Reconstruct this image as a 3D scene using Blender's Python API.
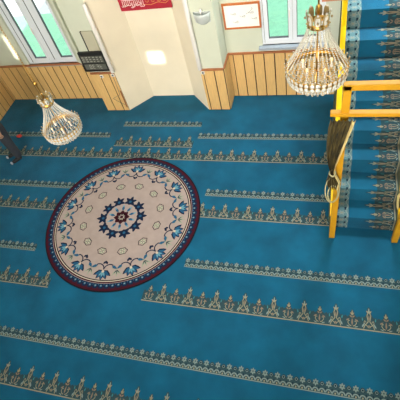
import bpy, bmesh, math, random
from mathutils import Vector, Matrix
random.seed(4)
PI = math.pi
S = bpy.context.scene
for o in list(bpy.data.objects):
    bpy.data.objects.remove(o)
COL = S.collection

# ------------------------------------------------------------ camera
FPX, YAW, PIT, ROL = 409.05, -0.46351, 0.89128, -0.313495
cam = bpy.data.cameras.new('camera'); co = bpy.data.objects.new('camera', cam); COL.objects.link(co)
cam.sensor_fit = 'HORIZONTAL'; cam.sensor_width = 36.0; cam.lens = 36.0 * FPX / 400.0
cam.clip_start = 0.02; cam.clip_end = 300
fwd = Vector((math.sin(YAW) * math.cos(PIT), math.cos(YAW) * math.cos(PIT), -math.sin(PIT)))
rt = Vector((math.cos(YAW), -math.sin(YAW), 0)); up = rt.cross(fwd)
r2 = rt * math.cos(ROL) + up * math.sin(ROL); u2 = -rt * math.sin(ROL) + up * math.cos(ROL)
co.matrix_world = Matrix(((r2.x, u2.x, -fwd.x, 0), (r2.y, u2.y, -fwd.y, 0), (r2.z, u2.z, -fwd.z, 5.5), (0, 0, 0, 1)))
S.camera = co

# ------------------------------------------------------------ world, sun, lights, exposure
w = bpy.data.worlds.new('sky'); S.world = w; w.use_nodes = True
bg = w.node_tree.nodes['Background']; bg.inputs[0].default_value = (0.86, 0.95, 1.0, 1); bg.inputs[1].default_value = 1.7
SD = Vector((-0.10, 1.0, -0.45)).normalized()
sun = bpy.data.lights.new('sun', 'SUN'); sun.energy = 9; sun.angle = math.radians(0.5); sun.color = (1, 0.93, 0.8)
so = bpy.data.objects.new('sun', sun); COL.objects.link(so); so.rotation_euler = SD.to_track_quat('-Z', 'Y').to_euler()
def area(name, loc, tgt, sx, sy, e, c, spread=PI):
    l = bpy.data.lights.new(name, 'AREA'); l.shape = 'RECTANGLE'; l.size = sx; l.size_y = sy; l.energy = e; l.color = c; l.spread = spread
    o = bpy.data.objects.new(name, l); COL.objects.link(o); o.location = loc
    o.rotation_euler = (Vector(tgt) - Vector(loc)).to_track_quat('-Z', 'Y').to_euler()
area('ceiling_fill', (-2.4, 0.8, 7.2), (-2.6, 2.0, 0), 4.5, 2.5, 90, (1.0, 0.97, 0.92))  # added overhead fill under the flat ceiling, no dome is modelled
area('back_wall_fill', (-2.2, -3.7, 4.2), (-2.4, 6.7, 1.7), 6.0, 2.0, 205, (1.0, 0.94, 0.84), 1.25)  # added fill with narrowed spread, brightens the front wall and niche
area('right_wall_fill', (4.2, 2.0, 3.2), (-4, 4.5, 0.5), 2.6, 1.6, 80, (1.0, 0.93, 0.8))  # added side fill, the right wall has no window
area('stair_fill', (.8, 6.4, 5.0), (.75, 4.4, 0.8), 1.0, .9, 230, (.85, .97, 1.0))  # added lamp above the minbar to brighten its treads, no window there
S.view_settings.view_transform = 'Standard'; S.view_settings.look = 'None'
S.view_settings.exposure = 0.0; S.view_settings.gamma = 1.0; S.view_settings.use_curve_mapping = False

# ------------------------------------------------------------ materials
def lin(c):
    return tuple(((v / 255) / 12.92 if v / 255 <= 0.04045 else ((v / 255 + 0.055) / 1.055) ** 2.4) for v in c) + (1,)
MATS = {}
def mat(name, rgb, rough=0.6, metal=0.0, noise=0.0, scale=20.0, bump=0.0, bscale=None, trans=0.0, spec=0.5, emit=None, sheen=0.0, rgb2=None, stretch=None):
    m = bpy.data.materials.new(name); m.use_nodes = True; nt = m.node_tree; p = nt.nodes['Principled BSDF']
    p.inputs['Roughness'].default_value = rough; p.inputs['Metallic'].default_value = metal
    p.inputs['Specular IOR Level'].default_value = spec
    p.inputs['Transmission Weight'].default_value = trans
    if sheen: p.inputs['Sheen Weight'].default_value = sheen; p.inputs['Sheen Roughness'].default_value = 0.4
    base = lin(rgb); p.inputs['Base Color'].default_value = base
    if noise or bump:
        tc = nt.nodes.new('ShaderNodeTexCoord'); mp = nt.nodes.new('ShaderNodeMapping')
        nt.links.new(tc.outputs['Object'], mp.inputs['Vector'])
        if stretch: mp.inputs['Scale'].default_value = stretch
    if noise:
        n = nt.nodes.new('ShaderNodeTexNoise'); n.inputs['Scale'].default_value = scale; n.inputs['Detail'].default_value = 5
        nt.links.new(mp.outputs[0], n.inputs['Vector'])
        cr = nt.nodes.new('ShaderNodeValToRGB'); cr.color_ramp.elements[0].position = 0.3; cr.color_ramp.elements[1].position = 0.7
        b2 = lin(rgb2) if rgb2 else tuple(min(1, v * (1 + noise)) for v in base[:3]) + (1,)
        b1 = tuple(v * (1 - noise) for v in base[:3]) + (1,)
        cr.color_ramp.elements[0].color = b1; cr.color_ramp.elements[1].color = b2
        nt.links.new(n.outputs['Fac'], cr.inputs[0]); nt.links.new(cr.outputs[0], p.inputs['Base Color'])
    if bump:
        n2 = nt.nodes.new('ShaderNodeTexNoise'); n2.inputs['Scale'].default_value = bscale or 200; n2.inputs['Detail'].default_value = 3
        nt.links.new(mp.outputs[0], n2.inputs['Vector'])
        bp = nt.nodes.new('ShaderNodeBump'); bp.inputs['Strength'].default_value = bump; bp.inputs['Distance'].default_value = 0.01
        nt.links.new(n2.outputs['Fac'], bp.inputs['Height']); nt.links.new(bp.outputs[0], p.inputs['Normal'])
    if emit:
        p.inputs['Emission Color'].default_value = lin(rgb); p.inputs['Emission Strength'].default_value = emit
    MATS[name] = m; return m
mat('carpet', (4, 88, 120), 0.85, noise=0.22, scale=2.2, bump=0.4, bscale=140, spec=0.25, sheen=0.15)
mat('carpet_ground', (48, 74, 82), 0.9, spec=0.15)
mat('carpet_beige', (152, 145, 122), 0.9, spec=0.15)
mat('carpet_rose', (138, 118, 102), 0.9, spec=0.15)
mat('carpet_pale', (132, 148, 146), 0.9, spec=0.15)
mat('carpet_dark', (24, 50, 66), 0.9, spec=0.15)
mat('carpet_stair_band', (96, 128, 134), 0.9, spec=0.15)
mat('carpet_teal', (60, 130, 140), 0.9, spec=0.15)
mat('rug_field', (170, 152, 146), 0.9, noise=0.06, scale=9, bump=0.3, spec=0.15)
mat('rug_navy', (20, 34, 62), 0.9, spec=0.15)
mat('rug_maroon', (66, 18, 32), 0.9, spec=0.15)
mat('rug_black', (26, 22, 32), 0.9, spec=0.15)
mat('rug_blue', (38, 88, 124), 0.9, spec=0.15)
mat('rug_light', (104, 156, 178), 0.9, spec=0.15)
mat('rug_sage', (150, 158, 138), 0.9, spec=0.15)
mat('rug_cream', (200, 188, 170), 0.9, spec=0.15)
mat('wall_green', (204, 207, 188), 0.8, noise=0.03, scale=3)
mat('niche_cream', (236, 224, 200), 0.75, noise=0.03, scale=2.5)
mat('ceiling_white', (232, 230, 222), 0.85, noise=0.02, scale=3)
mat('pine', (222, 180, 116), 0.45, noise=0.10, scale=5, stretch=(14, 14, 1.2))
mat('pine_gap', (62, 36, 26), 0.8)
mat('cap_wood', (168, 102, 62), 0.45, noise=0.12, scale=8, stretch=(1, 8, 8))
mat('upvc', (228, 232, 238), 0.3)
mat('sill_grey', (158, 166, 176), 0.4, noise=0.08, scale=30)
mat('gasket', (90, 96, 100), 0.6)
mat('plastic_white', (236, 230, 224), 0.35)
mat('yellow_lit', (250, 204, 0), 0.35, noise=0.06, scale=6, bump=0.05, bscale=30)  # handrail yellow, made lighter so its stronger light sits in the colour
mat('yellow_shaded', (206, 148, 0), 0.65, noise=0.06, scale=6)  # same yellow, painted darker for the less lit door frame
mat('olive_panel', (92, 96, 72), 0.6, noise=0.08, scale=5)
mat('salmon_wood', (206, 130, 96), 0.45, noise=0.1, scale=6)
mat('curtain_olive', (32, 31, 20), 0.8, noise=0.5, scale=26, rgb2=(98, 84, 40), stretch=(1, 1, .25))
mat('curtain_trim', (232, 208, 140), 0.6)
mat('cord', (176, 170, 130), 0.6)
mat('black_frame', (38, 38, 36), 0.4)
mat('display_grey', (96, 96, 88), 0.35)
mat('display_mark', (178, 178, 165), 0.5)
mat('notice_beige', (188, 182, 158), 0.6)
mat('sign_red', (170, 26, 48), 0.5, noise=0.06, scale=6)
mat('sign_white', (246, 226, 220), 0.5)
mat('sign_gold', (214, 150, 80), 0.5)
mat('frame_orange', (188, 104, 52), 0.4, noise=0.1, scale=10)
mat('paper', (244, 240, 232), 0.8)
mat('ink_grey', (120, 116, 120), 0.8)
mat('sconce_grey', (196, 200, 196), 0.4)
mat('brass', (196, 150, 74), 0.28, metal=1.0)
mat('crystal', (228, 225, 214), 0.15, trans=0.3, spec=0.9)
mat('crystal_amber', (176, 156, 112), 0.15, trans=0.2, spec=0.8)
mat('bulb', (255, 224, 170), 0.4, emit=0.3)
mat('trousers', (50, 54, 62), 0.8, noise=0.12, scale=30)
mat('jumper', (74, 78, 86), 0.85, noise=0.1, scale=40)
mat('skin', (198, 150, 122), 0.55)
mat('hair', (40, 32, 28), 0.7)
mat('sock', (206, 212, 226), 0.85)
mat('shoe_dark', (34, 34, 38), 0.6)
mat('eye_white', (235, 235, 230), 0.3)
mat('red_cloth', (206, 60, 52), 0.8, noise=0.15, scale=40)
mat('lawn', (158, 226, 184), 0.95, noise=0.08, scale=8)
mat('paving', (222, 228, 230), 0.9, noise=0.05, scale=4)
def glass_mat():
    m = bpy.data.materials.new('pane_glass'); m.use_nodes = True; nt = m.node_tree
    for n in list(nt.nodes): nt.nodes.remove(n)
    o = nt.nodes.new('ShaderNodeOutputMaterial'); mx = nt.nodes.new('ShaderNodeMixShader'); mx.inputs[0].default_value = 0.07
    t = nt.nodes.new('ShaderNodeBsdfTransparent'); g = nt.nodes.new('ShaderNodeBsdfGlossy'); g.inputs['Roughness'].default_value = 0.02
    nt.links.new(t.outputs[0], mx.inputs[1]); nt.links.new(g.outputs[0], mx.inputs[2]); nt.links.new(mx.outputs[0], o.inputs[0])
    MATS['glass'] = m
glass_mat()

# ------------------------------------------------------------ mesh builder
class MB:
    def __init__(s): s.v = []; s.f = []; s.m = []; s.mats = []; s.sm = []
    def mi(s, name):
        if name not in s.mats: s.mats.append(name)
        return s.mats.index(name)
    def add(s, verts, faces, m, smooth=False):
        b = len(s.v); k = s.mi(m); s.v += [tuple(v) for v in verts]
        for f in faces: s.f.append(tuple(b + i for i in f)); s.m.append(k); s.sm.append(smooth)
    def box(s, x0, x1, y0, y1, z0, z1, m):
        v = [(x0, y0, z0), (x1, y0, z0), (x1, y1, z0), (x0, y1, z0), (x0, y0, z1), (x1, y0, z1), (x1, y1, z1), (x0, y1, z1)]
        s.add(v, [(0, 3, 2, 1), (4, 5, 6, 7), (0, 1, 5, 4), (1, 2, 6, 5), (2, 3, 7, 6), (3, 0, 4, 7)], m)
    def prism(s, pts, z0, z1, m):          # pts counter-clockwise in xy
        n = len(pts); v = [(p[0], p[1], z0) for p in pts] + [(p[0], p[1], z1) for p in pts]
        f = [tuple(range(n - 1, -1, -1)), tuple(range(n, 2 * n))] + [(i, (i + 1) % n, n + (i + 1) % n, n + i) for i in range(n)]
        s.add(v, f, m)
    def tube(s, path, r, m, n=8, caps=True):
        path = [Vector(p) for p in path]; rs = r if isinstance(r, (list, tuple)) else [r] * len(path)
        vs = []; ref = None
        for i, p in enumerate(path):
            t = (path[min(i + 1, len(path) - 1)] - path[max(i - 1, 0)]).normalized()
            if ref is None: ref = Vector((0, 0, 1)) if abs(t.z) < 0.9 else Vector((1, 0, 0))
            a = t.cross(ref).normalized(); b = a.cross(t); ref = b
            vs += [p + (a * math.cos(2 * PI * k / n) + b * math.sin(2 * PI * k / n)) * rs[i] for k in range(n)]
        fs = [(i * n + k, i * n + (k + 1) % n, (i + 1) * n + (k + 1) % n, (i + 1) * n + k) for i in range(len(path) - 1) for k in range(n)]
        s.add(vs, fs, m, True)
        if caps: s.add(vs[:n], [tuple(range(n))], m); s.add(vs[-n:], [tuple(range(n - 1, -1, -1))], m)
    def lathe(s, prof, m, n=24, c=(0, 0, 0), closed=False):
        vs = [(c[0] + r * math.cos(2 * PI * k / n), c[1] + r * math.sin(2 * PI * k / n), c[2] + z) for r, z in prof for k in range(n)]
        L = len(prof); R = range(L if closed else L - 1)
        s.add(vs, [(i * n + k, i * n + (k + 1) % n, ((i + 1) % L) * n + (k + 1) % n, ((i + 1) % L) * n + k) for i in R for k in range(n)], m, True)
    def bead(s, c, r, m, h=None, n=6):
        h = h or r; c = Vector(c)
        v = [c + Vector((0, 0, h)), c - Vector((0, 0, h))] + [c + Vector((r * math.cos(2 * PI * k / n), r * math.sin(2 * PI * k / n), 0)) for k in range(n)]
        f = [(0, 2 + k, 2 + (k + 1) % n) for k in range(n)] + [(1, 2 + (k + 1) % n, 2 + k) for k in range(n)]
        s.add(v, f, m)
    def build(s, name, parent=None, loc=None):
        me = bpy.data.meshes.new(name); me.from_pydata(s.v, [], s.f)
        for n in s.mats: me.materials.append(MATS[n])
        me.polygons.foreach_set('material_index', s.m); me.polygons.foreach_set('use_smooth', s.sm); me.update()
        o = bpy.data.objects.new(name, me); COL.objects.link(o)
        if parent: o.parent = parent
        if loc: o.location = loc
        return o
def tag(o, label=None, cat=None, group=None, kind=None):
    if label: o['label'] = label
    if cat: o['category'] = cat
    if group: o['group'] = group
    if kind: o['kind'] = kind
    return o
def struct(o, label=None): o['kind'] = 'structure'; return o
def empty(name, loc=(0, 0, 0), rz=0.0):
    o = bpy.data.objects.new(name, None); COL.objects.link(o); o.location = loc; o.rotation_euler = (0, 0, rz); o.empty_display_size = 0.1; return o
def copy_tree(o, parent=None):
    c = o.copy(); COL.objects.link(c); c.parent = parent
    for ch in list(o.children): copy_tree(ch, c)
    return c

# ------------------------------------------------------------ woven patterns. T maps (u, v, layer) to a point
def poly(mb, T, pts, m, h):
    mb.add([T(u, v, h) for u, v in pts], [tuple(range(len(pts)))], m)
def ribbon(mb, T, pts, wd, m, h):
    n = len(pts); L = []; R = []
    for i, (x, y) in enumerate(pts):
        a = pts[max(i - 1, 0)]; b = pts[min(i + 1, n - 1)]; dx, dy = b[0] - a[0], b[1] - a[1]; d = math.hypot(dx, dy) or 1
        ww = wd / 2 if not isinstance(wd, (list, tuple)) else wd[i] / 2
        L.append(T(x - dy / d * ww, y + dx / d * ww, h)); R.append(T(x + dy / d * ww, y - dx / d * ww, h))
    mb.add(R + L, [(i, i + 1, n + i + 1, n + i) for i in range(n - 1)], m)
def disc(mb, T, u, v, r, m, h, n=8, sx=1.0):
    poly(mb, T, [(u + r * sx * math.cos(2 * PI * k / n), v + r * math.sin(2 * PI * k / n)) for k in range(n)], m, h)
def arc(u, v, r, a0, a1, n=7, sx=1):
    return [(u + sx * r * math.cos(math.radians(a0 + (a1 - a0) * k / n)), v + r * math.sin(math.radians(a0 + (a1 - a0) * k / n))) for k in range(n + 1)]
def leaf(mb, T, u, v, ang, ln, wd, m, h):
    c, s = math.cos(math.radians(ang)), math.sin(math.radians(ang))
    pts = [(0, 0), (ln * .35, -wd / 2), (ln * .75, -wd * .3), (ln, 0), (ln * .75, wd * .3), (ln * .35, wd / 2)]
    poly(mb, T, [(u + x * c - y * s, v + x * s + y * c) for x, y in pts], m, h)
WP = 0.46
def wide_unit(mb, T, u, P=0.46, k=1.0):
    # one repeat of the broad border: baseline at v=0, crest at v=0.26
    def G(pts): poly(mb, T, [(u + a * P, b) for a, b in pts], 'carpet_ground', 1)
    G([(0, .014), (.25, .014), (.25, .215), (.21, .20), (.17, .15), (.10, .13), (.04, .15), (0, .13)])
    G([(.25, .014), (.5, .014), (.5, .13), (.46, .15), (.40, .13), (.33, .15), (.29, .20), (.25, .215)])
    G([(.5, .014), (.75, .014), (.75, .265), (.71, .25), (.67, .17), (.60, .14), (.54, .15), (.5, .13)])
    G([(.75, .014), (1, .014), (1, .13), (.96, .15), (.90, .14), (.83, .17), (.79, .25), (.75, .265)])
    for q in range(4): poly(mb, T, [(u + q * P / 4, 0), (u + (q + 1) * P / 4, 0), (u + (q + 1) * P / 4, .012), (u + q * P / 4, .012)], 'carpet_beige', 1)
    kx = P / .46; c = u + P * .75                       # tall lyre palmette
    for sg in (-1, 1):
        X = lambda *pp: [(c + sg * x * kx, y) for x, y in pp]
        ribbon(mb, T, X((.075, .018), (.060, .05), (.034, .075), (.010, .10), (.020, .135), (.026, .165), (.012, .195)), .010, 'carpet_beige', 2)
        ribbon(mb, T, X((.006, .03), (.022, .05), (.05, .062), (.068, .082), (.06, .105), (.042, .10), (.044, .085)), .008, 'carpet_beige', 2)
        leaf(mb, T, c, .19, 90 - sg * 48, .045, .02, 'carpet_beige', 2)
        leaf(mb, T, c + sg * .098 * kx, .03, 90 + sg * 34, .062, .02, 'carpet_pale', 2)
        leaf(mb, T, c + sg * .085 * kx, .10, 90 - sg * 10, .045, .016, 'carpet_teal', 2)
    leaf(mb, T, c, .19, 90, .062, .022, 'carpet_pale', 2)
    leaf(mb, T, c, .11, 90, .06, .018, 'carpet_rose', 2)
    disc(mb, T, c, .05, .012, 'carpet_rose', 2, 6)
    c = u + P * .25                                     # rose palmette
    for sg in (-1, 1):
        leaf(mb, T, c, .125, 90 - sg * 55, .04, .018, 'carpet_rose', 2); leaf(mb, T, c, .15, 90 - sg * 35, .04, .016, 'carpet_beige', 2)
        ribbon(mb, T, [(c + sg * x * kx, y) for x, y in ((.012, .03), (.04, .04), (.06, .065), (.05, .09), (.032, .085))], .009, 'carpet_beige', 2)
        leaf(mb, T, c + sg * .085 * kx, .085, 90 + sg * 60, .05, .018, 'carpet_rose', 2)
        leaf(mb, T, c + sg * .03 * kx, .02, 90 - sg * 75, .05, .012, 'carpet_pale', 2)
    leaf(mb, T, c, .145, 90, .065, .022, 'carpet_beige', 2)
    leaf(mb, T, c, .035, 90, .085, .022, 'carpet_rose', 2)
def thin_unit(mb, T, u, P=0.155):
    # one repeat of the narrow border, v = 0 .. 0.15
    poly(mb, T, [(u, .012), (u + P / 2, .012), (u + P / 2, .10), (u + P * .3, .135), (u + P * .2, .135), (u, .10)], 'carpet_ground', 1)
    poly(mb, T, [(u + P / 2, .012), (u + P, .012), (u + P, .10), (u + P * .8, .128), (u + P * .7, .128), (u + P / 2, .10)], 'carpet_ground', 1)
    c = u + P * .25
    for k in range(6):
        leaf(mb, T, c, .105, 90 + 60 * k, .038, .024, 'carpet_pale', 2)
    disc(mb, T, c, .105, .009, 'carpet_ground', 3, 6)
    disc(mb, T, u + P * .75, .10, .025, 'carpet_dark', 2, 8)
    ribbon(mb, T, arc(u + P * .75, .10, .015, 0, 360, 8), .006, 'carpet_pale', 3)
    for q in (0.0, .5):
        ribbon(mb, T, arc(u + P * (q + .25), .018, .033, 0, 180, 8), .013, 'carpet_pale', 3)
        disc(mb, T, u + P * (q + .25), .024, .011, 'carpet_beige', 3, 6); ribbon(mb, T, [(u + P * q, .006), (u + P * (q + .5), .006)], .010, 'carpet_pale', 3)
        disc(mb, T, u + P * (q + .5), .055, .010, 'carpet_dark', 3, 6)
def flat(x0, y0, z0=0.0):
    return lambda u, v, h: (x0 + u, y0 + v, z0 + h * 0.0012)
def wide_row(mb, xa, xb, y):
    T = flat(xa, y); n = round((xb - xa) / 0.41); P = (xb - xa) / n
    for i in range(n): wide_unit(mb, lambda u, v, h: T(u, v * 1.22, h), i * P, P)
def thin_row(mb, xa, xb, y):
    T = flat(xa, y); n = round((xb - xa) / 0.155); P = (xb - xa) / n
    for i in range(n): thin_unit(mb, lambda u, v, h: T(u, v * 1.15, h), i * P, P)

# ------------------------------------------------------------ SETTING
XL, XR, YF, YB, ZC = -7.36, 4.5, 6.72, -4.0, 7.4
fl = MB()
fl.add([(XL, YB, 0), (XR, YB, 0), (XR, 6.85, 0), (XL, 6.85, 0)], [(0, 1, 2, 3)], 'carpet')
MX0, MX1 = -4.28, -2.40
wide_row(fl, XL, XR, 0.58); thin_row(fl, XL, XR, 1.21)
wide_row(fl, XL, -4.13, 2.06); wide_row(fl, -2.49, XR, 2.06)
thin_row(fl, -1.96, XR, 2.68); thin_row(fl, XL, -4.7, 2.68)
wide_row(fl, XL, -3.7, 3.55); wide_row(fl, -3.0, 0.16, 3.62); wide_row(fl, 1.14, XR, 3.62)
thin_row(fl, XL, -4.1, 4.07); thin_row(fl, -1.92, 0.16, 4.07); thin_row(fl, 1.14, XR, 4.07)
wide_row(fl, XL, 0.16, 4.88); thin_row(fl, XL, -4.28, 5.45); thin_row(fl, -2.36, 0.16, 5.45)
wide_row(fl, -4.10, -2.42, 5.21); thin_row(fl, -4.08, -2.36, 5.78)
thin_row(fl, XL, XR, -0.2); wide_row(fl, XL, XR, -0.9)
struct(fl.build('floor'))

# front wall with two window openings and the niche opening
W1 = (-6.36, -5.08, 0.95, 2.6); W2 = (-1.16, -0.08, 1.14, 2.6); NX0, NX1 = -4.10, -2.30
m = MB(); y0, y1 = YF, YF + 0.25
m.box(XL - .2, W1[0], y0, y1, 0, ZC, 'wall_green'); m.box(W1[0], W1[1], y0, y1, 0, W1[2], 'wall_green'); m.box(W1[0], W1[1], y0, y1, W1[3], ZC, 'wall_green')
m.box(W1[1], NX0, y0, y1, 0, ZC, 'wall_green'); m.box(NX0, NX1, y0 + .1, y1, 0, ZC, 'wall_green')
m.box(NX1, W2[0], y0, y1, 0, ZC, 'wall_green'); m.box(W2[0], W2[1], y0, y1, 0, W2[2], 'wall_green'); m.box(W2[0], W2[1], y0, y1, W2[3], ZC, 'wall_green')
m.box(W2[1], XR + .2, y0, y1, 0, ZC, 'wall_green')
struct(m.build('wall_front'))
m = MB(); m.box(XL - .2, XL, YB, YF, 0, ZC, 'wall_green'); struct(m.build('wall_left'))
m = MB(); m.box(XR, XR + .2, YB, YF, 0, ZC, 'wall_green'); struct(m.build('wall_right'))
m = MB(); m.box(XL - .2, XR + .2, YB - .2, YF + .25, ZC, ZC + .2, 'ceiling_white'); struct(m.build('ceiling'))
# back wall with two small unseen openings, sized and placed to shape the sun patches
def back_open(p, w_, h_):
    t = (YB - p[1]) / SD.y; q = Vector(p) + SD * t
    return (q.x - w_ / 2, q.x + w_ / 2, q.z - h_ / 2, q.z + h_ / 2)
HA = back_open((-3.33, 6.75, 0.97), 0.34, 0.27); HB = back_open((-6.56, 6.72, 1.40), 0.09, 0.56)
m = MB()
xs = sorted([(HA[0], HA[1], HA), (HB[0], HB[1], HB)], key=lambda t: t[0]); cur = XL - .2
for xa, xb, hh in xs:
    m.box(cur, xa, YB - .02, YB, 0, ZC, 'wall_green'); m.box(xa, xb, YB - .02, YB, 0, hh[2], 'wall_green'); m.box(xa, xb, YB - .02, YB, hh[3], ZC, 'wall_green'); cur = xb
m.box(cur, XR + .2, YB - .02, YB, 0, ZC, 'wall_green'); struct(m.build('wall_back'))

# mihrab niche: pillars each side and the splayed cream recess
PY = 6.30
m = MB(); m.box(-4.63, NX0, PY, YF, 0, 4.2, 'wall_green'); struct(m.build('wall_pillar_left'))
m = MB(); m.box(NX1, -1.85, PY, YF, 0, 4.2, 'wall_green'); struct(m.build('wall_pillar_right'))
m = MB()
m.prism([(NX0, PY - .005), (-3.67, 6.76), (-3.67, 6.82), (NX0, 6.82)], 0, 3.4, 'niche_cream')
m.box(-3.67, -2.73, 6.76, 6.82, 0, 3.4, 'niche_cream')
m.prism([(NX1, PY - .005), (NX1, 6.82), (-2.73, 6.82), (-2.73, 6.76)], 0, 3.4, 'niche_cream')
m.box(NX0, NX1, PY, 6.82, 3.4, 4.2, 'niche_cream')
struct(m.build('wall_niche'))

# pine wainscot, board by board
trim_n = [0]
def wainscot(x0, x1, yf, ztop, bw=0.19, axis='x', face=-1, capx=0.0, first=0.0):
    """boards along x at y=yf facing -y, or along y at x=yf facing +x/-x"""
    trim_n[0] += 1
    b = MB(); t = 0.018
    def bx(mb, a0, a1, d0, d1, z0, z1, mt):
        if axis == 'x': mb.box(a0, a1, yf - d1, yf - d0, z0, z1, mt)
        elif face > 0: mb.box(yf + d0, yf + d1, a0, a1, z0, z1, mt)
        else: mb.box(yf - d1, yf - d0, a0, a1, z0, z1, mt)
    bx(b, x0, x1, 0, 0.008, 0, ztop, 'pine_gap')
    a = x0 + first
    if first > .03: bx(b, x0 + .004, a - .012, 0, t, 0.01, ztop - .005, 'pine')
    while a < x1 - .02:
        e = min(a + bw, x1)
        bx(b, a + .004, e - .016 if e < x1 else e - .004, 0, t, 0.01, ztop - .005, 'pine'); a += bw
    o = b.build('trim_%d' % trim_n[0]); struct(o)
    c = MB(); bx(c, x0 - capx, x1 + capx, 0, 0.032, ztop - .005, ztop + .032, 'cap_wood'); c.build('cap_rail', o)
    return o
wainscot(XL, -4.63, YF, 0.93, first=.05)
wainscot(-4.63, NX0, PY, 0.97, bw=.205)
wainscot(NX1, -1.85, PY, 0.96, bw=.215, first=.06)
wainscot(PY, YF, -1.85, 0.97, bw=.17, axis='y', face=1)
wainscot(-1.832, XR, YF, 0.99, bw=.195, first=.10)
wainscot(YB, YF - .03, XL, 0.93, axis='y', face=1)

# windows
def window(n, W, ydepth, fwl, fwr, fw, mull, nsash, sill=None):
    x0, x1, z0, z1 = W
    f = MB(); y0, y1 = ydepth, ydepth + .07
    f.box(x0, x0 + fwl, y0, y1, z0, z1, 'upvc'); f.box(x1 - fwr, x1, y0, y1, z0, z1, 'upvc')
    f.box(x0 + fwl, x1 - fwr, y0, y1, z0, z0 + fw, 'upvc'); f.box(x0 + fwl, x1 - fwr, y0, y1, z1 - fw, z1, 'upvc')
    f.box(x0 + fwl * .52, x0 + fwl * .6, y0 - .003, y0, z0 + .03, z1 - .03, 'gasket')
    root = struct(f.build('window_%d' % n))
    inner = (x1 - x0 - fwl - fwr - mull * (nsash - 1)) / nsash
    for i in range(nsash - 1):
        a = x0 + fwl + inner * (i + 1) + mull * i
        mm = MB(); mm.box(a, a + mull, y0 - .012, y1, z0 + fw, z1 - fw, 'upvc'); mm.box(a + mull * .47, a + mull * .53, y0 - .016, y0 - .012, z0 + fw, z1 - fw, 'gasket'); mm.build('mullion', root)
    for i in range(nsash):
        a = x0 + fwl + (inner + mull) * i; b = a + inner; s = MB(); d = .045
        s.box(a, a + d, y0 - .02, y1 - .02, z0 + fw, z1 - fw, 'upvc'); s.box(b - d, b, y0 - .02, y1 - .02, z0 + fw, z1 - fw, 'upvc')
        s.box(a + d, b - d, y0 - .02, y1 - .02, z0 + fw, z0 + fw + d, 'upvc'); s.box(a + d, b - d, y0 - .02, y1 - .02, z1 - fw - d, z1 - fw, 'upvc')
        g = .008
        for (p, q, r_, t_) in ((a + d, a + d + g, z0 + fw + d, z1 - fw - d), (b - d - g, b - d, z0 + fw + d, z1 - fw - d), (a + d, b - d, z0 + fw + d, z0 + fw + d + g)):
            s.box(p, q, y0 - .012, y1 - .03, r_, t_, 'gasket')
        so_ = s.build('sash', root)
        p = MB(); p.box(a + d, b - d, y0 + .015, y0 + .021, z0 + fw + d, z1 - fw - d, 'glass'); p.build('pane', so_)
    h = MB(); hx = x0 + fwl + inner - .022; h.box(hx - .01, hx + .01, y0 - .045, y0 - .02, 1.75, 1.80, 'plastic_white'); h.box(hx - .01, hx + .01, y0 - .055, y0 - .04, 1.66, 1.80, 'plastic_white'); h.build('handle', root)
    if sill:
        s = MB(); s.box(x0 - .06, x1 + .06, YF - sill, ydepth + .01, z0 - .04, z0, 'sill_grey'); s.build('sill', root)
    return root
window(1, W1, YF + .05, .17, .07, .085, .26, 2, .03)
window(2, W2, YF + .03, .075, .075, .075, .05, 2, .10)
# added splayed board by the left window, shaped to shade that strip of wall
m = MB(); m.prism([(-5.12, YF + .02), (-5.12, YF - .0), (-5.0, YF - .07), (-4.96, YF - .07), (-4.96, YF)], .97, 2.7, 'wall_green'); struct(m.build('trim_7'))

# ground outside
m = MB(); m.add([(-40, 6.97, -.1), (30, 6.97, -.1), (30, 60, -.1), (-40, 60, -.1)], [(0, 1, 2, 3)], 'paving'); struct(m.build('ground'))
m = MB(); m.box(-30, 20, 8.55, 10.9, -.1, -.07, 'lawn'); tag(m.build('lawn'), 'bright green lawn strip seen outside through the windows', 'lawn', kind='stuff')

# ------------------------------------------------------------ ROUND RUG
RC = (-3.312, 3.497); RR = 1.405
rg = MB(); ZT = 0.014
rg.lathe([(0, 0.001), (RR, 0.001), (RR + .004, ZT * .5), (RR, ZT)], 'rug_black', 96)
def ringp(mb, r0, r1, mt, h, n=96):
    z = ZT + h * .001; vs = [(r0 * math.cos(2 * PI * k / n), r0 * math.sin(2 * PI * k / n), z) for k in range(n)] + [(r1 * math.cos(2 * PI * k / n), r1 * math.sin(2 * PI * k / n), z) for k in range(n)]
    mb.add(vs, [(k, n + k, n + (k + 1) % n, (k + 1) % n) for k in range(n)], mt)
def RT(ang, r):
    c, s = math.cos(ang), math.sin(ang)     # local u = tangent, v = outward
    return lambda u, v, h: (c * (r + v) - s * u, s * (r + v) + c * u, ZT + h * .001)
rg.add([(RR * .905 * math.cos(2 * PI * k / 96), RR * .905 * math.sin(2 * PI * k / 96), ZT + .0005) for k in range(96)], [tuple(range(96))], 'rug_field')
ringp(rg, RR * .988, RR, 'rug_black', 0.5); ringp(rg, RR * .962, RR * .988, 'rug_maroon', .6); ringp(rg, RR * .90, RR * .962, 'rug_navy', .7)
ringp(rg, RR * .878, RR * .895, 'rug_maroon', .8); ringp(rg, RR * .868, RR * .878, 'rug_cream', .8); ringp(rg, RR * .856, RR * .868, 'rug_black', .8)
for k in range(84):
    T = RT(2 * PI * k / 84, RR * .93)
    disc(rg, T, 0, -.006, .024, 'rug_blue', 1.2, 8); disc(rg, T, 0, -.006, .010, 'rug_sage', 1.6, 6); leaf(rg, T, .05, .015, 90, .04, .03, 'rug_maroon', 1.2); leaf(rg, T, .05, -.01, 270, .03, .02, 'rug_blue', 1.2)
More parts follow.
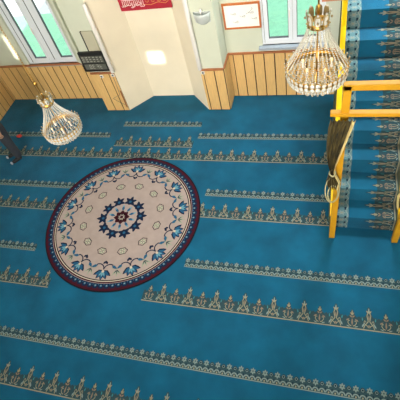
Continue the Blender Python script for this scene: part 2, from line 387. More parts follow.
def blue_flower(T, s=1.0):
    for a in (-60, -30, 0, 30, 60): leaf(rg, T, 0, -.02 * s, 90 + a, .13 * s, .062 * s, 'rug_navy', 1.0)
    for a in (-60, -30, 0, 30, 60): leaf(rg, T, 0, -.01 * s, 90 + a, .105 * s, .045 * s, 'rug_blue', 1.4)
    for a in (-35, 0, 35): leaf(rg, T, 0, 0, 90 + a, .065 * s, .026 * s, 'rug_light', 1.8)
    disc(rg, T, 0, -.005 * s, .018 * s, 'rug_cream', 2.0, 6)
    for sg in (-1, 1):
        ribbon(rg, T, arc(sg * .07 * s, -.03 * s, .07 * s, 180 if sg > 0 else 0, 300 if sg > 0 else -120, 7), .014 * s, 'rug_navy', 1.0)
        leaf(rg, T, sg * .09 * s, -.085 * s, 90 - sg * 65, .085 * s, .038 * s, 'rug_blue', 1.2)
        leaf(rg, T, sg * .03 * s, -.10 * s, 90 + sg * 140, .06 * s, .03 * s, 'rug_navy', 1.2)
def sage_leafs(T):
    for a in (-40, 0, 40): leaf(rg, T, 0, -.04, 90 + a, .13, .034, 'rug_sage', 1.0); leaf(rg, T, 0, -.04, 90 + a, .08, .016, 'rug_navy', 1.3)
    disc(rg, T, 0, -.06, .02, 'rug_sage', 1.2, 6)
    for sg in (-1, 1): ribbon(rg, T, arc(sg * .045, -.09, .035, 90, 90 - sg * 170, 6), .01, 'rug_sage', 1.1)
NF = 14
for k in range(NF):
    blue_flower(RT(2 * PI * (k + .25) / NF, RR * .755), 1.38); sage_leafs(RT(2 * PI * (k + .75) / NF, RR * .765))
def lozenge(T, s):
    pts = [(s * 1.0 * math.cos(a) * (1 + .12 * math.cos(6 * a)), s * .72 * math.sin(a) * (1 + .12 * math.cos(6 * a))) for a in [2 * PI * k / 18 for k in range(19)]]
    ribbon(rg, T, pts, .012, 'rug_black', 1.0); disc(rg, T, 0, 0, s * .62, 'rug_sage', 1.0, 8); disc(rg, T, 0, 0, s * .3, 'rug_navy', 1.5, 6)
    for a in (0, 90, 180, 270): leaf(rg, T, 0, 0, a, s * .6, s * .2, 'rug_cream', 1.8)
for k in range(12):
    T = RT(2 * PI * (k + .4) / 12, RR * .50); lozenge(T, .082)
for k in range(10):
    T = RT(2 * PI * k / 10, RR * .245)
    disc(rg, T, 0, 0, .07, 'rug_navy', 1.0, 8)
    for a in (30, 90, 150, 210, 330): leaf(rg, T, 0, 0, a, .125, .07, 'rug_navy', 1.1)
    disc(rg, T, 0, 0, .028, 'rug_blue', 1.6, 6)
for k in range(10):
    T = RT(2 * PI * (k + .5) / 10, RR * .135); leaf(rg, T, 0, -.06, 90, .14, .05, 'rug_blue', 1.2); leaf(rg, T, 0, .02, 90, .06, .03, 'rug_light', 1.5)
T0 = lambda u, v, h: (u, v, ZT + h * .001)
for k in range(8): leaf(rg, T0, 0, 0, 45 * k, .15, .12, 'rug_maroon', 1.4)
for k in range(8): leaf(rg, T0, 0, 0, 45 * k + 22, .07, .035, 'rug_field', 1.9)
disc(rg, T0, 0, 0, .03, 'rug_maroon', 2.2, 10)
rug = rg.build('round_rug', loc=(RC[0], RC[1], 0)); rug.rotation_euler = (0, 0, .15)
tag(rug, 'large round beige rug with blue flowers and dark border, lying on blue carpet', 'rug')

# ------------------------------------------------------------ MINBAR (stepped pulpit)
mx0, mx1, my0 = 0.16, 1.10, 3.44
minbar = empty('minbar', (0, 0, 0))
tag(minbar, 'yellow wooden minbar with blue carpeted steps against the front wall', 'pulpit')
TR, RI, NS, SY = .32, .272, 9, 3.62
st = MB(); sx0, sx1 = mx0 + .04, mx1 - .04
segs = []; y, z = SY, 0.0
for i in range(NS):
    segs.append(((y, z), (y, z + RI))); z += RI
    segs.append(((y, z), (y + TR, z))); y += TR
prof = [(SY, 0.0)] + [s[1] for s in segs] + [(y, 0.0)]
vs = [(sx0, a, b) for a, b in prof] + [(sx1, a, b) for a, b in prof]; n = len(prof)
st.add(vs, [(i, n + i, n + i + 1, i + 1) for i in range(n - 1)], 'carpet')
st.add([(sx0, a, b) for a, b in prof], [tuple(range(n))], 'carpet'); st.add([(sx1, a, b) for a, b in prof], [tuple(range(n - 1, -1, -1))], 'carpet')
lens = []; acc = 0
for s in segs: L = math.hypot(s[1][0] - s[0][0], s[1][1] - s[0][1]); lens.append((acc, L)); acc += L
def along(sv):
    sv = max(0, min(acc - 1e-4, sv))
    for (a, L), s in zip(lens, segs):
        if sv <= a + L:
            t = (sv - a) / L; return (s[0][0] + (s[1][0] - s[0][0]) * t, s[0][1] + (s[1][1] - s[0][1]) * t, s)
def TL(u, v, h):      # narrow border along left edge
    yy, zz, s = along(u); e = .0025 * h
    return (sx0 + .01 + v * 1.28, yy - e, zz + e)
def TRt(u, v, h):     # broad border along the right edge, crest towards the left
    yy, zz, s = along(u); e = .0025 * h
    return (sx1 - .01 - v * 1.6, yy - e, zz + e)
# ground bands lie on every tread and riser separately
for (a, L), s in zip(lens, segs):
    for q in range(2):
        u0 = a + L * q / 2 + .001; u1 = a + L * (q + 1) / 2 - .001
        P = u1 - u0
        poly(st, TL, [(u0, 0), (u1, 0), (u1, .16), (u0, .16)], 'carpet_stair_band', 1)
        c = (u0 + u1) / 2
        for k in range(6): leaf(st, TL, c, .085, 90 + 60 * k, .045, .026, 'carpet_pale', 2)
        disc(st, TL, c, .085, .012, 'carpet_beige', 3, 6)
        for vv in (.018, .142):
            ribbon(st, TL, [(u0 + P * t / 6, vv + .012 * math.sin(PI * t / 3)) for t in range(7)], .012, 'carpet_pale', 2)
        for vv in (.045, .125):
            disc(st, TL, u0 + P * .08, vv, .014, 'carpet_dark', 2, 6); disc(st, TL, u1 - P * .08, vv, .014, 'carpet_dark', 2, 6)
    poly(st, TRt, [(a + .001, 0), (a + L - .001, 0), (a + L - .001, .17), (a + .001, .17)], 'carpet_ground', .6)
    wide_unit(st, TRt, a + .001, L - .002)
st.build('staircase', minbar)
RK = RI / TR
def slope(y, up_): return (y - SY) * RK + up_
for nm, xa, xb in (('left', mx0, mx0 + .045), ('right', mx1 - .045, mx1)):
    p = MB(); Y0, Y1 = SY - .08, SY + NS * TR
    pts = [(Y0, 0), (Y1, 0), (Y1, slope(Y1, .45)), (Y0, slope(Y0, .45))]
    vs = [(xa, a, b) for a, b in pts] + [(xb, a, b) for a, b in pts]
    p.add(vs, [(0, 3, 2, 1), (4, 5, 6, 7), (0, 1, 5, 4), (1, 2, 6, 5), (2, 3, 7, 6), (3, 0, 4, 7)], 'olive_panel')
    # mouldings on the outer face
    xo = xa - .006 if nm == 'left' else xb + .006
    q = [(Y0 + .12, .08), (Y1 - .1, .08), (Y1 - .1, slope(Y1 - .1, .33)), (Y0 + .12, slope(Y0 + .12, .33))]
    for i in range(4):
        a, b = q[i], q[(i + 1) % 4]; p.tube([(xo, a[0], a[1]), (xo, b[0], b[1])], .012, 'olive_panel', 6)
    p.build('side_panel', minbar)
    h = MB(); hw = .012
    vs = [];
    for yy in (Y0, Y1):
        zz = slope(yy, .45); vs += [(xa - hw, yy, zz - .0), (xb + hw, yy, zz - .0), (xb + hw, yy, zz + .07), (xa - hw, yy, zz + .07)]
    h.add(vs, [(0, 1, 2, 3), (7, 6, 5, 4), (0, 4, 5, 1), (1, 5, 6, 2), (2, 6, 7, 3), (3, 7, 4, 0)], 'yellow_lit')
    h.build('handrail', minbar)
def bevel_box(name, dims, mt, parent):
    b = MB(); b.box(*dims, mt); o = b.build(name, parent); md = o.modifiers.new('Bevel', 'BEVEL'); md.width = .006; md.segments = 2; return o
for xa in (mx0, mx1 - .08):
    bevel_box('door_post', (xa, xa + .08, my0 - .03, my0 + .04, 0, 2.80), 'yellow_shaded', minbar)
bevel_box('lintel', (.055, 1.24, my0 - .05, my0 + .02, 2.42, 2.465), 'yellow_shaded', minbar)
bevel_box('top_rail', (mx0, mx1, my0 - .03, my0 + .04, 2.74, 2.81), 'yellow_shaded', minbar)
bevel_box('upper_crossbar', (-.12, 1.28, 5.50, 5.60, 2.53, 2.66), 'salmon_wood', minbar)
for xa in (mx0 - .01, mx1 - .05): bevel_box('upper_post', (xa, xa + .06, 5.53, 5.59, 1.9, 2.54), 'yellow_lit', minbar)

# curtains hung from the lintel
def curtain(name, rows, label, trim_side, yf, cords):
    """rows: (z, xa, xb)"""
    root = empty(name, ((rows[0][1] + rows[0][2]) / 2, yf, 0)); tag(root, label, 'curtain', 'curtains tied back at the minbar doorway')
    ox = root.location.x
    NU = 60; NP = 6
    def surf(y_off, amp):
        m_ = []; dense = []
        for i in range(len(rows) - 1):
            for k in range(6):
                t = k / 6; dense.append(tuple(rows[i][j] * (1 - t) + rows[i + 1][j] * t for j in range(3)))
        dense.append(rows[-1])
        for (z, xa, xb) in dense:
            wv = min(1.0, (xb - xa) / .2)
            for j in range(NU + 1):
                u = j / NU; m_.append((xa + (xb - xa) * u - ox, y_off - abs(math.sin(u * PI * NP)) * amp * (1.3 - .5 * wv), z))
        return m_, len(dense)
    c = MB(); a, nr = surf(0, .05); b, _ = surf(.012, .05); off = len(a)
    def idx(i, j): return i * (NU + 1) + j
    jt = (NU - 9, NU) if trim_side > 0 else (0, 7)
    fa = []; tr = []
    for i in range(nr - 1):
        for j in range(NU):
            q = (idx(i, j), idx(i + 1, j), idx(i + 1, j + 1), idx(i, j + 1)); fb = tuple(off + k for k in reversed(q))
            (tr if jt[0] <= j < jt[1] else fa).append(q); fa.append(fb)
        for j in (0, NU):
            fa.append((idx(i, j), idx(i + 1, j), off + idx(i + 1, j), off + idx(i, j)))
    for i in (0, nr - 1):
        for j in range(NU): fa.append((idx(i, j), idx(i, j + 1), off + idx(i, j + 1), off + idx(i, j)))
    allv = a + b; k = c.mi('curtain_olive'); kt = c.mi('curtain_trim'); c.v = allv
    for f in fa: c.f.append(f); c.m.append(k); c.sm.append(True)
    for f in tr: c.f.append(f); c.m.append(kt); c.sm.append(True)
    c.build('drape', root)
    for (cx, cz, rx, rz_) in cords:
        t = MB(); t.tube([(cx - ox + rx * math.cos(2 * PI * q / 20), -.05 + .03 * math.sin(2 * PI * q / 20), cz + rz_ * math.sin(2 * PI * q / 20)) for q in range(21)], .009, 'cord', 6, False); t.build('tie_cord', root)
    return root
curtain('curtain', [(2.42, .06, .31), (2.3, .045, .29), (2.1, .035, .25), (1.9, .04, .205), (1.75, .065, .165), (1.62, .10, .14), (1.52, .08, .18), (1.40, .06, .23), (1.30, .09, .21)],
        'olive gold striped curtain tied back on the left yellow post', 1, my0 - .085, [(.125, 1.62, .035, .02), (.14, 1.30, .085, .22), (.15, 1.22, .06, .13)])
curtain('curtain', [(2.41, .74, 1.20), (2.1, .78, 1.18), (1.8, .83, 1.15), (1.5, .88, 1.12), (1.3, .93, 1.08), (1.18, .90, 1.10), (.95, .93, 1.12)],
        'dark olive curtain hanging at the right edge, by the right yellow post', -1, my0 - .085, [(1.0, 1.3, .085, .02)])

# ------------------------------------------------------------ CHANDELIERS
def chandelier(loc, sc_):
    root = empty('crystal_chandelier', loc); root.scale = (sc_, sc_, sc_)
    st_ = MB(); st_.tube([(0, 0, -.16), (0, 0, .84)], .009, 'brass', 8); st_.lathe([(0, .90), (.022, .885), (.03, .86), (.022, .83), (0, .815)], 'brass', 12)
    st_.lathe([(.0, .70), (.014, .68), (.010, .65), (.018, .62), (.01, .6)], 'brass', 12); st_.build('stem', root)
    ch = MB(); top = (ZC - loc[2]) / sc_ - .03; z = .91; i = 0
    while z < top:
        n = 8; pts = []
        for k in range(n + 1):
            a = 2 * PI * k / n; x = .012 * math.cos(a); zz = .024 * math.sin(a); pts.append((x, 0, z + zz) if i % 2 else (0, x, z + zz))
        ch.tube(pts, .0035, 'brass', 4, False); z += .04; i += 1
    ch.build('chain', root)
    cn = MB(); cn.lathe([(0, top + .03), (.07, top + .03), (.06, top), (.02, top - .04), (0, top - .04)], 'brass', 16); cn.build('ceiling_rose', root)
    # crown: gilt ring with flaring crystal plaques
    cr = MB(); cr.lathe([(.082, .485), (.096, .485), (.10, .50), (.096, .535), (.086, .535), (.082, .51)], 'brass', 28, closed=True)
    for k in range(14):
        a = 2 * PI * k / 14; cr.bead((.10 * math.cos(a), .10 * math.sin(a), .51), .014, 'crystal_amber', .016)
    crown = cr.build('crown', root)
    def plaque(mb, r0, z0, r1, z1, w0, w1, mt):
        th = .006
        pr = [(0, w0), (.35, w1), (.7, w1 * .95), (.88, w1 * .85), (1, w1 * .55)]
        v = []
        for t, wd in pr:
            r = r0 + (r1 - r0) * t ** 1.3; z = z0 + (z1 - z0) * t
            v += [(r, -wd, z), (r, wd, z), (r + th, wd * .6, z), (r + th, -wd * .6, z)]
        f = []
        for i in range(len(pr) - 1):
            b = i * 4; f += [(b, b + 1, b + 5, b + 4), (b + 1, b + 2, b + 6, b + 5), (b + 2, b + 3, b + 7, b + 6), (b + 3, b, b + 4, b + 7)]
        mb.add(v, f, mt)
    p0 = MB(); plaque(p0, .088, .52, .10, .63, .026, .034, 'crystal_amber'); plaque(p0, .097, .53, .109, .615, .016, .022, 'crystal')
    p0.bead((.118, 0, .57), .012, 'crystal_amber', .018); p0.bead((.103, .0, .635), .012, 'crystal', .016)
    p0 = p0.build('crystal_plaque', crown)
    for k in range(1, 8): c = p0.copy(); COL.objects.link(c); c.parent = crown; c.rotation_euler = (0, 0, 2 * PI * k / 8)
    # long strands falling from crown to the main ring
    s0 = MB(); NB = 24
    for i in range(NB):
        t = i / (NB - 1); r = .092 + .205 * (t ** 1.25); z = .49 - .43 * (t ** .92)
        s0.bead((r, 0, z), .0075 + .003 * t, 'crystal', .0085 + .003 * t)
    s0 = s0.build('bead_strand', root)
    for k in range(1, 30): c = s0.copy(); COL.objects.link(c); c.parent = root; c.rotation_euler = (0, 0, 2 * PI * k / 30)
    # main ring
    rg_ = MB(); rg_.lathe([(.288, .035), (.298, .03), (.300, .0), (.296, -.03), (.286, -.035), (.284, 0)], 'brass', 40, closed=True)
    for q in range(8):
        a = 2 * PI * q / 8; rg_.tube([(0, 0, .0), (.29 * math.cos(a), .29 * math.sin(a), .0)], .0035, 'brass', 5)
    ring = rg_.build('main_ring', root)
    d0 = MB()
    for zz, rr in ((.026, .306), (-.024, .303)):
        n = 8; v = [(rr + .010, 0, zz)] + [(rr, .024 * math.cos(2 * PI * k / n), zz + .024 * math.sin(2 * PI * k / n)) for k in range(n)]
        d0.add(v, [(0, 1 + k, 1 + (k + 1) % n) for k in range(n)], 'crystal')
    d0.tube([(.304, .026 * math.cos(2 * PI * k / 10), .026 + .026 * math.sin(2 * PI * k / 10)) for k in range(11)], .0045, 'brass', 4, False)
    d0 = d0.build('round_crystal', ring)
    for k in range(1, 34): c = d0.copy(); COL.objects.link(c); c.parent = ring; c.rotation_euler = (0, 0, 2 * PI * k / 34)
    l0 = MB(); plaque(l0, .300, .03, .316, .085, .009, .013, 'crystal_amber'); l0.bead((.317, 0, .09), .008, 'crystal')
    l0 = l0.build('crystal_leaf', ring)
    for k in range(1, 28): c = l0.copy(); COL.objects.link(c); c.parent = ring; c.rotation_euler = (0, 0, 2 * PI * k / 28)
    # lower basket
    b0 = MB(); NB = 18
    for i in range(NB):
        t = i / (NB - 1); r = .29 * math.cos(t * PI / 2 * .93); z = -.05 - .14 * math.sin(t * PI / 2)
        b0.bead((r, 0, z), .0105 - .003 * t, 'crystal' if i % 4 else 'crystal_amber', .012)
    b0 = b0.build('basket_strand', root)
    for k in range(1, 30): c = b0.copy(); COL.objects.link(c); c.parent = root; c.rotation_euler = (0, 0, 2 * PI * k / 30)
    dr = MB(); dr.bead((.292, 0, -.07), .011, 'crystal', .024); dr = dr.build('crystal_drop', ring); dr.rotation_euler = (0, 0, PI / 30)
    for k in range(1, 30): c = dr.copy(); COL.objects.link(c); c.parent = ring; c.rotation_euler = (0, 0, 2 * PI * (k + .5) / 30)
    fn = MB(); fn.lathe([(0, -.18), (.035, -.185), (.04, -.2), (.015, -.21), (0, -.215)], 'brass', 14); fn.bead((0, 0, -.24), .02, 'crystal', .028, 8); fn.build('finial', root)
    # candle lights inside
    for k in range(5):
        a = 2 * PI * k / 5 + .3; cx, cy = .15 * math.cos(a), .15 * math.sin(a)
        cd = MB(); cd.tube([(cx, cy, .0), (cx, cy, .07)], .010, 'plastic_white', 8); cd = cd.build('candle', root)
        bl = MB(); bl.lathe([(0, .115), (.010, .10), (.014, .085), (.010, .07), (0, .068)], 'bulb', 8, (cx, cy, 0)); bl.build('bulb', cd)
    return root
ch1 = chandelier((-.095, 3.281, 3.0925), .9)
tag(ch1, 'large crystal chandelier hanging in front of the right window', 'chandelier', 'crystal chandeliers')
ch2 = chandelier((-3.43, 3.54, 2.10), .86)
tag(ch2, 'crystal chandelier hanging between the left window and the round rug', 'chandelier', 'crystal chandeliers')
for p_, e in (((-.095, 3.281, 3.22), 2.5), ((-3.43, 3.54, 2.25), .6)):
    l = bpy.data.lights.new('chandelier_lamp', 'POINT'); l.energy = e; l.color = (1, .8, .5); l.shadow_soft_size = .12
    o = bpy.data.objects.new('chandelier_lamp', l); COL.objects.link(o); o.location = p_

# ------------------------------------------------------------ THINGS ON THE FRONT WALL
def boxthing(name, dims, mt, label, cat, bev=.004):
    b = MB(); b.box(*dims, mt); o = b.build(name); tag(o, label, cat)
    if bev: md = o.modifiers.new('Bevel', 'BEVEL'); md.width = bev; md.segments = 2
    return o
# red calligraphy banner
bn = empty('calligraphy_banner', (-3.16, 6.66, 2.125)); tag(bn, 'red banner with white and gold calligraphy, high in the cream niche', 'sign')
b = MB(); b.box(-.50, .49, -.01, .01, -.10, .42, 'sign_red'); b.build('cloth_panel', bn)
b = MB(); b.box(-.52, .51, -.012, .012, .42, .45, 'sign_red'); b.build('top_hem', bn)
TB = lambda u, v, h: (u, -.0105 - h * .0006, v)
def stroke(mb, pts, wd, mt, h=1):
    n = len(pts); ribbon(mb, lambda u, v, hh: TB(u, v, hh), [pts[i] for i in range(n - 1, -1, -1)][::-1], wd, mt, h)
random.seed(11); lw = MB()
x = -.44
while x < -.02:      # packed white strokes
    r = random.uniform(.018, .035); zc = random.uniform(-.03, .03)
    stroke(lw, arc(x, zc, r, random.uniform(150, 220), random.uniform(330, 400), 7), .012, 'sign_white')
    stroke(lw, [(x + .01, zc - .01), (x + .018, zc + .09)], .010, 'sign_white'); x += .036
stroke(lw, [(-.44, .11), (-.3, .085), (-.1, .10), (-.02, .14)], .012, 'sign_white')
x = -.42
while x < 0: stroke(lw, arc(x, .2, .03, 170, 380, 7), .012, 'sign_white'); stroke(lw, [(x + .03, .19), (x + .03, .30)], .01, 'sign_white'); x += .075
lw.build('white_script', bn)
lg = MB(); stroke(lg, [(-.05, .0), (.1, -.02), (.25, .02), (.38, -.01), (.45, .03)], .010, 'sign_gold')
for cx in (.05, .16, .28, .38): stroke(lg, arc(cx, .06, .03, 180, 380, 7), .009, 'sign_gold'); stroke(lg, [(cx + .03, .05), (cx + .035, .16)], .008, 'sign_gold')
lg.build('gold_script', bn)
# display board (prayer times)
db = empty('display_board', (-4.415, 6.26, 1.27)); tag(db, 'black framed dark information board on the left pillar above the wood panels', 'display board')
b = MB(); X, Z = .265, .215
b.box(-X, X, -.02, .035, -Z, -Z + .02, 'black_frame'); b.box(-X, X, -.02, .035, Z - .02, Z, 'black_frame'); b.box(-X, -X + .02, -.02, .035, -Z + .02, Z - .02, 'black_frame'); b.box(X - .02, X, -.02, .035, -Z + .02, Z - .02, 'black_frame'); b.build('frame', db)
b = MB(); b.box(-X + .02, X - .02, -.005, .03, -Z + .02, Z - .02, 'black_frame')
for k in range(6):       # panel fields
    xa = -.235 + k * .079; b.box(xa, xa + .07, -.009, -.005, -.02, .13, 'display_grey')
b.box(-.235, .235, -.009, -.005, -.175, -.05, 'display_grey'); b.build('screen', db)
b = MB()
random.seed(5)
for k in range(6):
    xa = -.235 + k * .079
    for r_ in range(3): ww = random.uniform(.03, .055); b.box(xa + .008, xa + .008 + ww, -.0105, -.009, .095 - r_ * .045, .108 - r_ * .045, 'display_mark')
for xa in (-.13, -.06, .03, .10):
    for (p, q, r_, t_) in ((0, .04, -.07, -.062), (0, .04, -.112, -.104), (0, .04, -.153, -.145), (0, .008, -.15, -.07), (.034, .042, -.15, -.07)):
        if random.random() < .85: b.box(xa + p, xa + q, -.0105, -.009, r_, t_, 'display_mark')
b.build('printed_marks', db)
# beige board above it
nb = empty('notice_panel', (-4.30, 6.285, 1.70)); tag(nb, 'beige blank rectangular panel on the left pillar above the black board', 'panel')
b = MB(); b.box(-.115, .115, -.012, .014, -.20, .20, 'notice_beige'); b.build('sheet', nb)
b = MB(); b.box(-.135, -.115, -.02, .014, -.205, .205, 'black_frame'); b.build('edge_strip', nb)
# white cable ducts at niche edges
def duct(x, z0, z1, label):
    b = MB(); n = 10; prof = []
    b.tube([(0, 0, z0), (0, 0, z0 + .01), (0, 0, z1 - .02), (0, 0, z1)], [.030, .040, .040, .028], 'plastic_white', 12)
    o = b.build('cable_duct', None, (x, 6.26, 0)); tag(o, label, 'cable duct'); return o
duct(-4.10, 1.005, 2.42, 'white vertical tube on left edge of the cream niche, ending rounded near the top')
duct(-2.285, 0.995, 3.3, 'white vertical tube on right edge of the cream niche')
# sockets
def socket(x, z, label):
    r_ = empty('wall_socket', (x, 6.275, z)); tag(r_, label, 'socket')
    b = MB(); b.box(-.035, .035, -.006, .006, -.035, .035, 'plastic_white'); o = b.build('plate', r_); md = o.modifiers.new('Bevel', 'BEVEL'); md.width = .003
    b = MB(); b.lathe([(0, 0), (.02, 0), (.022, .004)], 'gasket', 14); o = b.build('outlet', r_); o.rotation_euler = (PI / 2, 0, 0); o.location = (0, -.0065, 0)
socket(-4.40, .91, 'white wall socket on the left pillar panelling, farther left of two')
socket(-4.14, .93, 'white wall socket on the left pillar panelling, beside the niche edge')
socket(-2.25, .92, 'white wall socket on the right pillar panelling below the tube')
b = MB(); b.tube([(-4.14, 6.265, .89), (-4.15, 6.262, .6), (-4.16, 6.262, .45), (-4.36, 6.262, .35), (-4.2, 6.262, .22), (-4.13, 6.262, .18)], .004, 'gasket', 5)
tag(b.build('cable'), 'thin dark loose cable on the left pillar panelling under the sockets', 'cable')
b = MB(); b.tube([(-4.115, 6.262, .12), (-4.115, 6.262, .55)], .012, 'cap_wood', 6); tag(b.build('wooden_strip'), 'short brown strip on the pillar corner left of the niche', 'strip')
# sconce
sc = empty('wall_sconce', (-2.05, 6.30, 2.0)); tag(sc, 'white grey half bowl wall light on the right pillar', 'wall light')
b = MB(); n = 14; rings = [(.015, -.11), (.07, -.105), (.12, -.06), (.145, .05), (.15, .09)]; v = []
for r_, z in rings: v += [(r_ * math.cos(PI + PI * k / n), .85 * r_ * math.sin(PI + PI * k / n), z) for k in range(n + 1)]
for r_, z in rings: v += [(.93 * r_ * math.cos(PI + PI * k / n), .79 * r_ * math.sin(PI + PI * k / n), z + .006) for k in range(n + 1)]
o5 = 5 * (n + 1); f = []
for i in range(4):
    for k in range(n): a_ = i * (n + 1) + k; f += [(a_, a_ + 1, a_ + n + 2, a_ + n + 1), (o5 + a_, o5 + a_ + n + 1, o5 + a_ + n + 2, o5 + a_ + 1)]
for k in range(n): a_ = 4 * (n + 1) + k; f.append((a_, a_ + 1, o5 + a_ + 1, o5 + a_))
b.add(v, f, 'sconce_grey', True); b.build('bowl', sc)
b = MB(); b.box(-.13, .13, -.012, 0, -.09, .10, 'sconce_grey'); b.build('back_plate', sc)
b = MB(); b.lathe([(0, .17), (.018, .16), (.025, .135), (.015, .11), (.015, .0), (0, 0)], 'plastic_white', 10, (0, -.05, 0)); b.build('lamp_bulb', sc)
# framed picture
pf = empty('framed_picture', (-1.48, 6.705, 1.745)); tag(pf, 'white framed calligraphy print with orange wood frame left of right window', 'picture')
b = MB(); X, Z, t = .33, .235, .032
for d in ((-X, X, -.015, .014, -Z, -Z + t), (-X, X, -.015, .014, Z - t, Z), (-X, -X + t, -.015, .014, -Z + t, Z - t), (X - t, X, -.015, .014, -Z + t, Z - t)): b.box(*d, 'frame_orange')
b.build('frame', pf)
b = MB(); b.box(-X + t, X - t, -.004, .012, -Z + t, Z - t, 'paper')
TB2 = lambda u, v, h: (u, -.0045 - h * .0004, v)
for cx, cz in ((-.16, .07), (.15, .08), (0, .02), (-.13, -.08), (.2, -.03)):
    for k in range(3): ribbon(b, TB2, arc(cx + k * .02, cz - k * .012, .035 - k * .006, 200 + k * 30, 350 + k * 30, 6), .005, 'ink_grey', 1)
ribbon(b, TB2, [(.08, .03), (.14, .06), (.2, .12)], .006, 'ink_grey', 1); disc(b, TB2, .19, .13, .008, 'black_frame', 1, 6)
b.build('print', pf)

# ------------------------------------------------------------ PERSON at the left edge (only legs are in the frame)
def skin_obj(name, verts, edges, mt, parent=None, root=0, sub=2):
    bm = bmesh.new(); ly = bm.verts.layers.skin.verify(); vs = []
    for (p, rx, ry) in verts:
        v = bm.verts.new(p); v[ly].radius = (rx, ry); vs.append(v)
    vs[root][ly].use_root = True
    for a, c in edges: bm.edges.new((vs[a], vs[c]))
    me = bpy.data.meshes.new(name); bm.to_mesh(me); bm.free(); me.materials.append(MATS[mt])
    o = bpy.data.objects.new(name, me); COL.objects.link(o); o.parent = parent
    md = o.modifiers.new('Skin', 'SKIN'); md.use_smooth_shade = True; md = o.modifiers.new('Sub', 'SUBSURF'); md.levels = sub; md.render_levels = sub
    return o
PX, PYY = -6.22, 4.86
pe = empty('person', (PX, PYY, 0), math.radians(-38)); tag(pe, 'person in dark trousers standing at the left edge, only the legs visible', 'person')
# local frame: faces -y
BV = [((0, 0, .93), .15, .11), ((0, .0, 1.10), .13, .10), ((0, .01, 1.28), .15, .11), ((0, .01, 1.42), .12, .09), ((0, .0, 1.50), .055, .055), ((0, -.01, 1.56), .06, .06), ((0, -.015, 1.64), .082, .098), ((0, -.01, 1.72), .066, .08),
      ((.10, .0, .86), .085, .085), ((.105, -.01, .48), .055, .06), ((.11, .02, .10), .036, .04), ((.115, -.04, .045), .04, .035), ((.125, -.17, .032), .035, .022),
      ((-.10, .0, .86), .085, .085), ((-.105, -.01, .48), .055, .06), ((-.11, .02, .10), .036, .04), ((-.115, -.04, .045), .04, .035), ((-.125, -.17, .032), .035, .022),
      ((.19, .01, 1.40), .055, .055), ((.25, .03, 1.13), .042, .042), ((.27, -.02, .90), .03, .028), ((.275, -.04, .83), .036, .02),
      ((-.19, .01, 1.40), .055, .055), ((-.25, .03, 1.13), .042, .042), ((-.27, -.02, .90), .03, .028), ((-.275, -.04, .83), .036, .02)]
BE = [(0, 1), (1, 2), (2, 3), (3, 4), (4, 5), (5, 6), (6, 7), (0, 8), (8, 9), (9, 10), (10, 11), (11, 12), (0, 13), (13, 14), (14, 15), (15, 16), (16, 17), (3, 18), (18, 19), (19, 20), (20, 21), (3, 22), (22, 23), (23, 24), (24, 25)]
# fingers
for hx, sg in ((21, 1), (25, -1)):
    base = Vector(BV[hx][0])
    for i, (dy, ln) in enumerate(((-.028, .07), (-.009, .078), (.010, .073), (.028, .058))):
        k = len(BV); p1 = base + Vector((0, dy, -.035)); p2 = p1 + Vector((-.006 * sg, dy * .1, -ln * .55)); p3 = p2 + Vector((-.016 * sg, 0, -ln * .4))
        BV += [(tuple(p1), .009, .009), (tuple(p2), .0085, .0085), (tuple(p3), .0075, .0075)]; BE += [(hx, k), (k, k + 1), (k + 1, k + 2)]
    k = len(BV); p1 = base + Vector((-.01 * sg, -.038, .01)); p2 = p1 + Vector((-.008 * sg, -.022, -.035)); BV += [(tuple(p1), .011, .011), (tuple(p2), .0095, .0095)]; BE += [(hx, k), (k, k + 1)]
body = skin_obj('body', BV, BE, 'skin', pe)
TV = [((0, 0, .95), .175, .135), ((0, 0, 1.06), .155, .12), ((.10, 0, .80), .125, .125), ((.105, -.01, .45), .10, .105), ((.11, .0, .06), .085, .095), ((-.10, 0, .80), .125, .125), ((-.105, -.01, .45), .10, .105), ((-.11, .0, .06), .085, .095)]
skin_obj('trousers', TV, [(0, 1), (0, 2), (2, 3), (3, 4), (0, 5), (5, 6), (6, 7)], 'trousers', pe)
JV = [((0, 0, 1.0), .16, .125), ((0, 0, 1.12), .15, .12), ((0, .01, 1.28), .17, .125), ((0, .01, 1.43), .13, .10), ((.19, .01, 1.40), .072, .072), ((.25, .03, 1.13), .056, .056), ((.27, -.015, .93), .045, .045), ((-.19, .01, 1.40), .072, .072), ((-.25, .03, 1.13), .056, .056), ((-.27, -.015, .93), .045, .045)]
skin_obj('jumper', JV, [(0, 1), (1, 2), (2, 3), (3, 4), (4, 5), (5, 6), (3, 7), (7, 8), (8, 9)], 'jumper', pe)
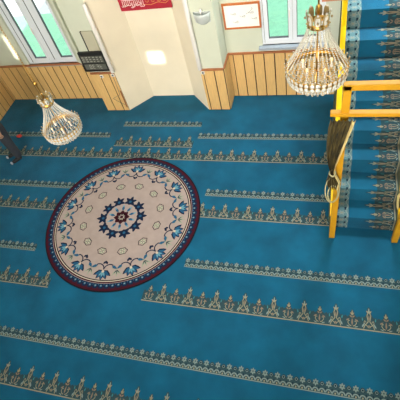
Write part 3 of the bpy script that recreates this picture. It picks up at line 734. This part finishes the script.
for sg in (1, -1):
    so_ = skin_obj('sock', [((sg * .11, .035, .05), .05, .05), ((sg * .117, -.07, .045), .05, .043), ((sg * .127, -.19, .038), .047, .034)], [(0, 1), (1, 2)], 'shoe_dark', pe)
    so_['label'] = 'dark sock'
    tp = skin_obj('toe_patch', [((sg * .127, -.185, .042), .05, .038), ((sg * .129, -.235, .036), .042, .032)], [(0, 1)], 'sock', so_); tp['label'] = 'pale grey toe'
# head details
hr = MB(); pr_ = []
for i in range(8):
    a = PI / 2 * i / 7; pr_.append((.098 * math.cos(a) if i < 7 else 0.0, .105 * math.sin(a)))
hr.lathe([(.09, -.07)] + pr_, 'hair', 20); o = hr.build('hair', pe); o.location = (0, .012, 1.67); o.rotation_euler = (math.radians(-14), 0, 0); o.scale = (.88, 1.05, 1)
fc = MB()
for sg in (1, -1):
    fc.bead((sg * .032, -.105, 1.645), .012, 'eye_white', .008, 8); fc.bead((sg * .032, -.114, 1.645), .005, 'hair', .005, 8)
fc.build('eyes', body)
fc = MB(); fc.tube([(0, -.098, 1.66), (0, -.125, 1.615), (0, -.10, 1.605)], [.008, .013, .008], 'skin', 8); fc.tube([(-.022, -.098, 1.585), (0, -.106, 1.583), (.022, -.098, 1.585)], .006, 'red_cloth', 6)
for sg in (1, -1): fc.tube([(sg * .082, .0, 1.67), (sg * .092, .01, 1.64), (sg * .082, .0, 1.60)], [.008, .014, .008], 'skin', 8)
fc.build('face_features', body)

# little red cloth on the carpet
b = MB(); n = 14; v = [(0, 0, .03)]
for ri, (rr, zz) in enumerate(((.4, .026), (.8, .016), (1.0, .001))):
    v += [(rr * .075 * math.cos(2 * PI * k / n) * (1 + .15 * math.sin(3 * k)), rr * .05 * math.sin(2 * PI * k / n) * (1 + .15 * math.cos(2 * k)), zz + .003 * math.sin(5 * k)) if ri < 2 else (rr * .075 * math.cos(2 * PI * k / n), rr * .05 * math.sin(2 * PI * k / n), zz) for k in range(n)]
f = [(0, 1 + k, 1 + (k + 1) % n) for k in range(n)] + [(1 + r_ * n + k, 1 + (r_ + 1) * n + k, 1 + (r_ + 1) * n + (k + 1) % n, 1 + r_ * n + (k + 1) % n) for r_ in range(2) for k in range(n)]
f.append(tuple(1 + 2 * n + k for k in range(n - 1, -1, -1)))
b.add(v, f, 'red_cloth', True); tag(b.build('small_cloth', None, (-6.54, 5.45, .004)), 'small crumpled red cloth lying on carpet near the person', 'cloth')
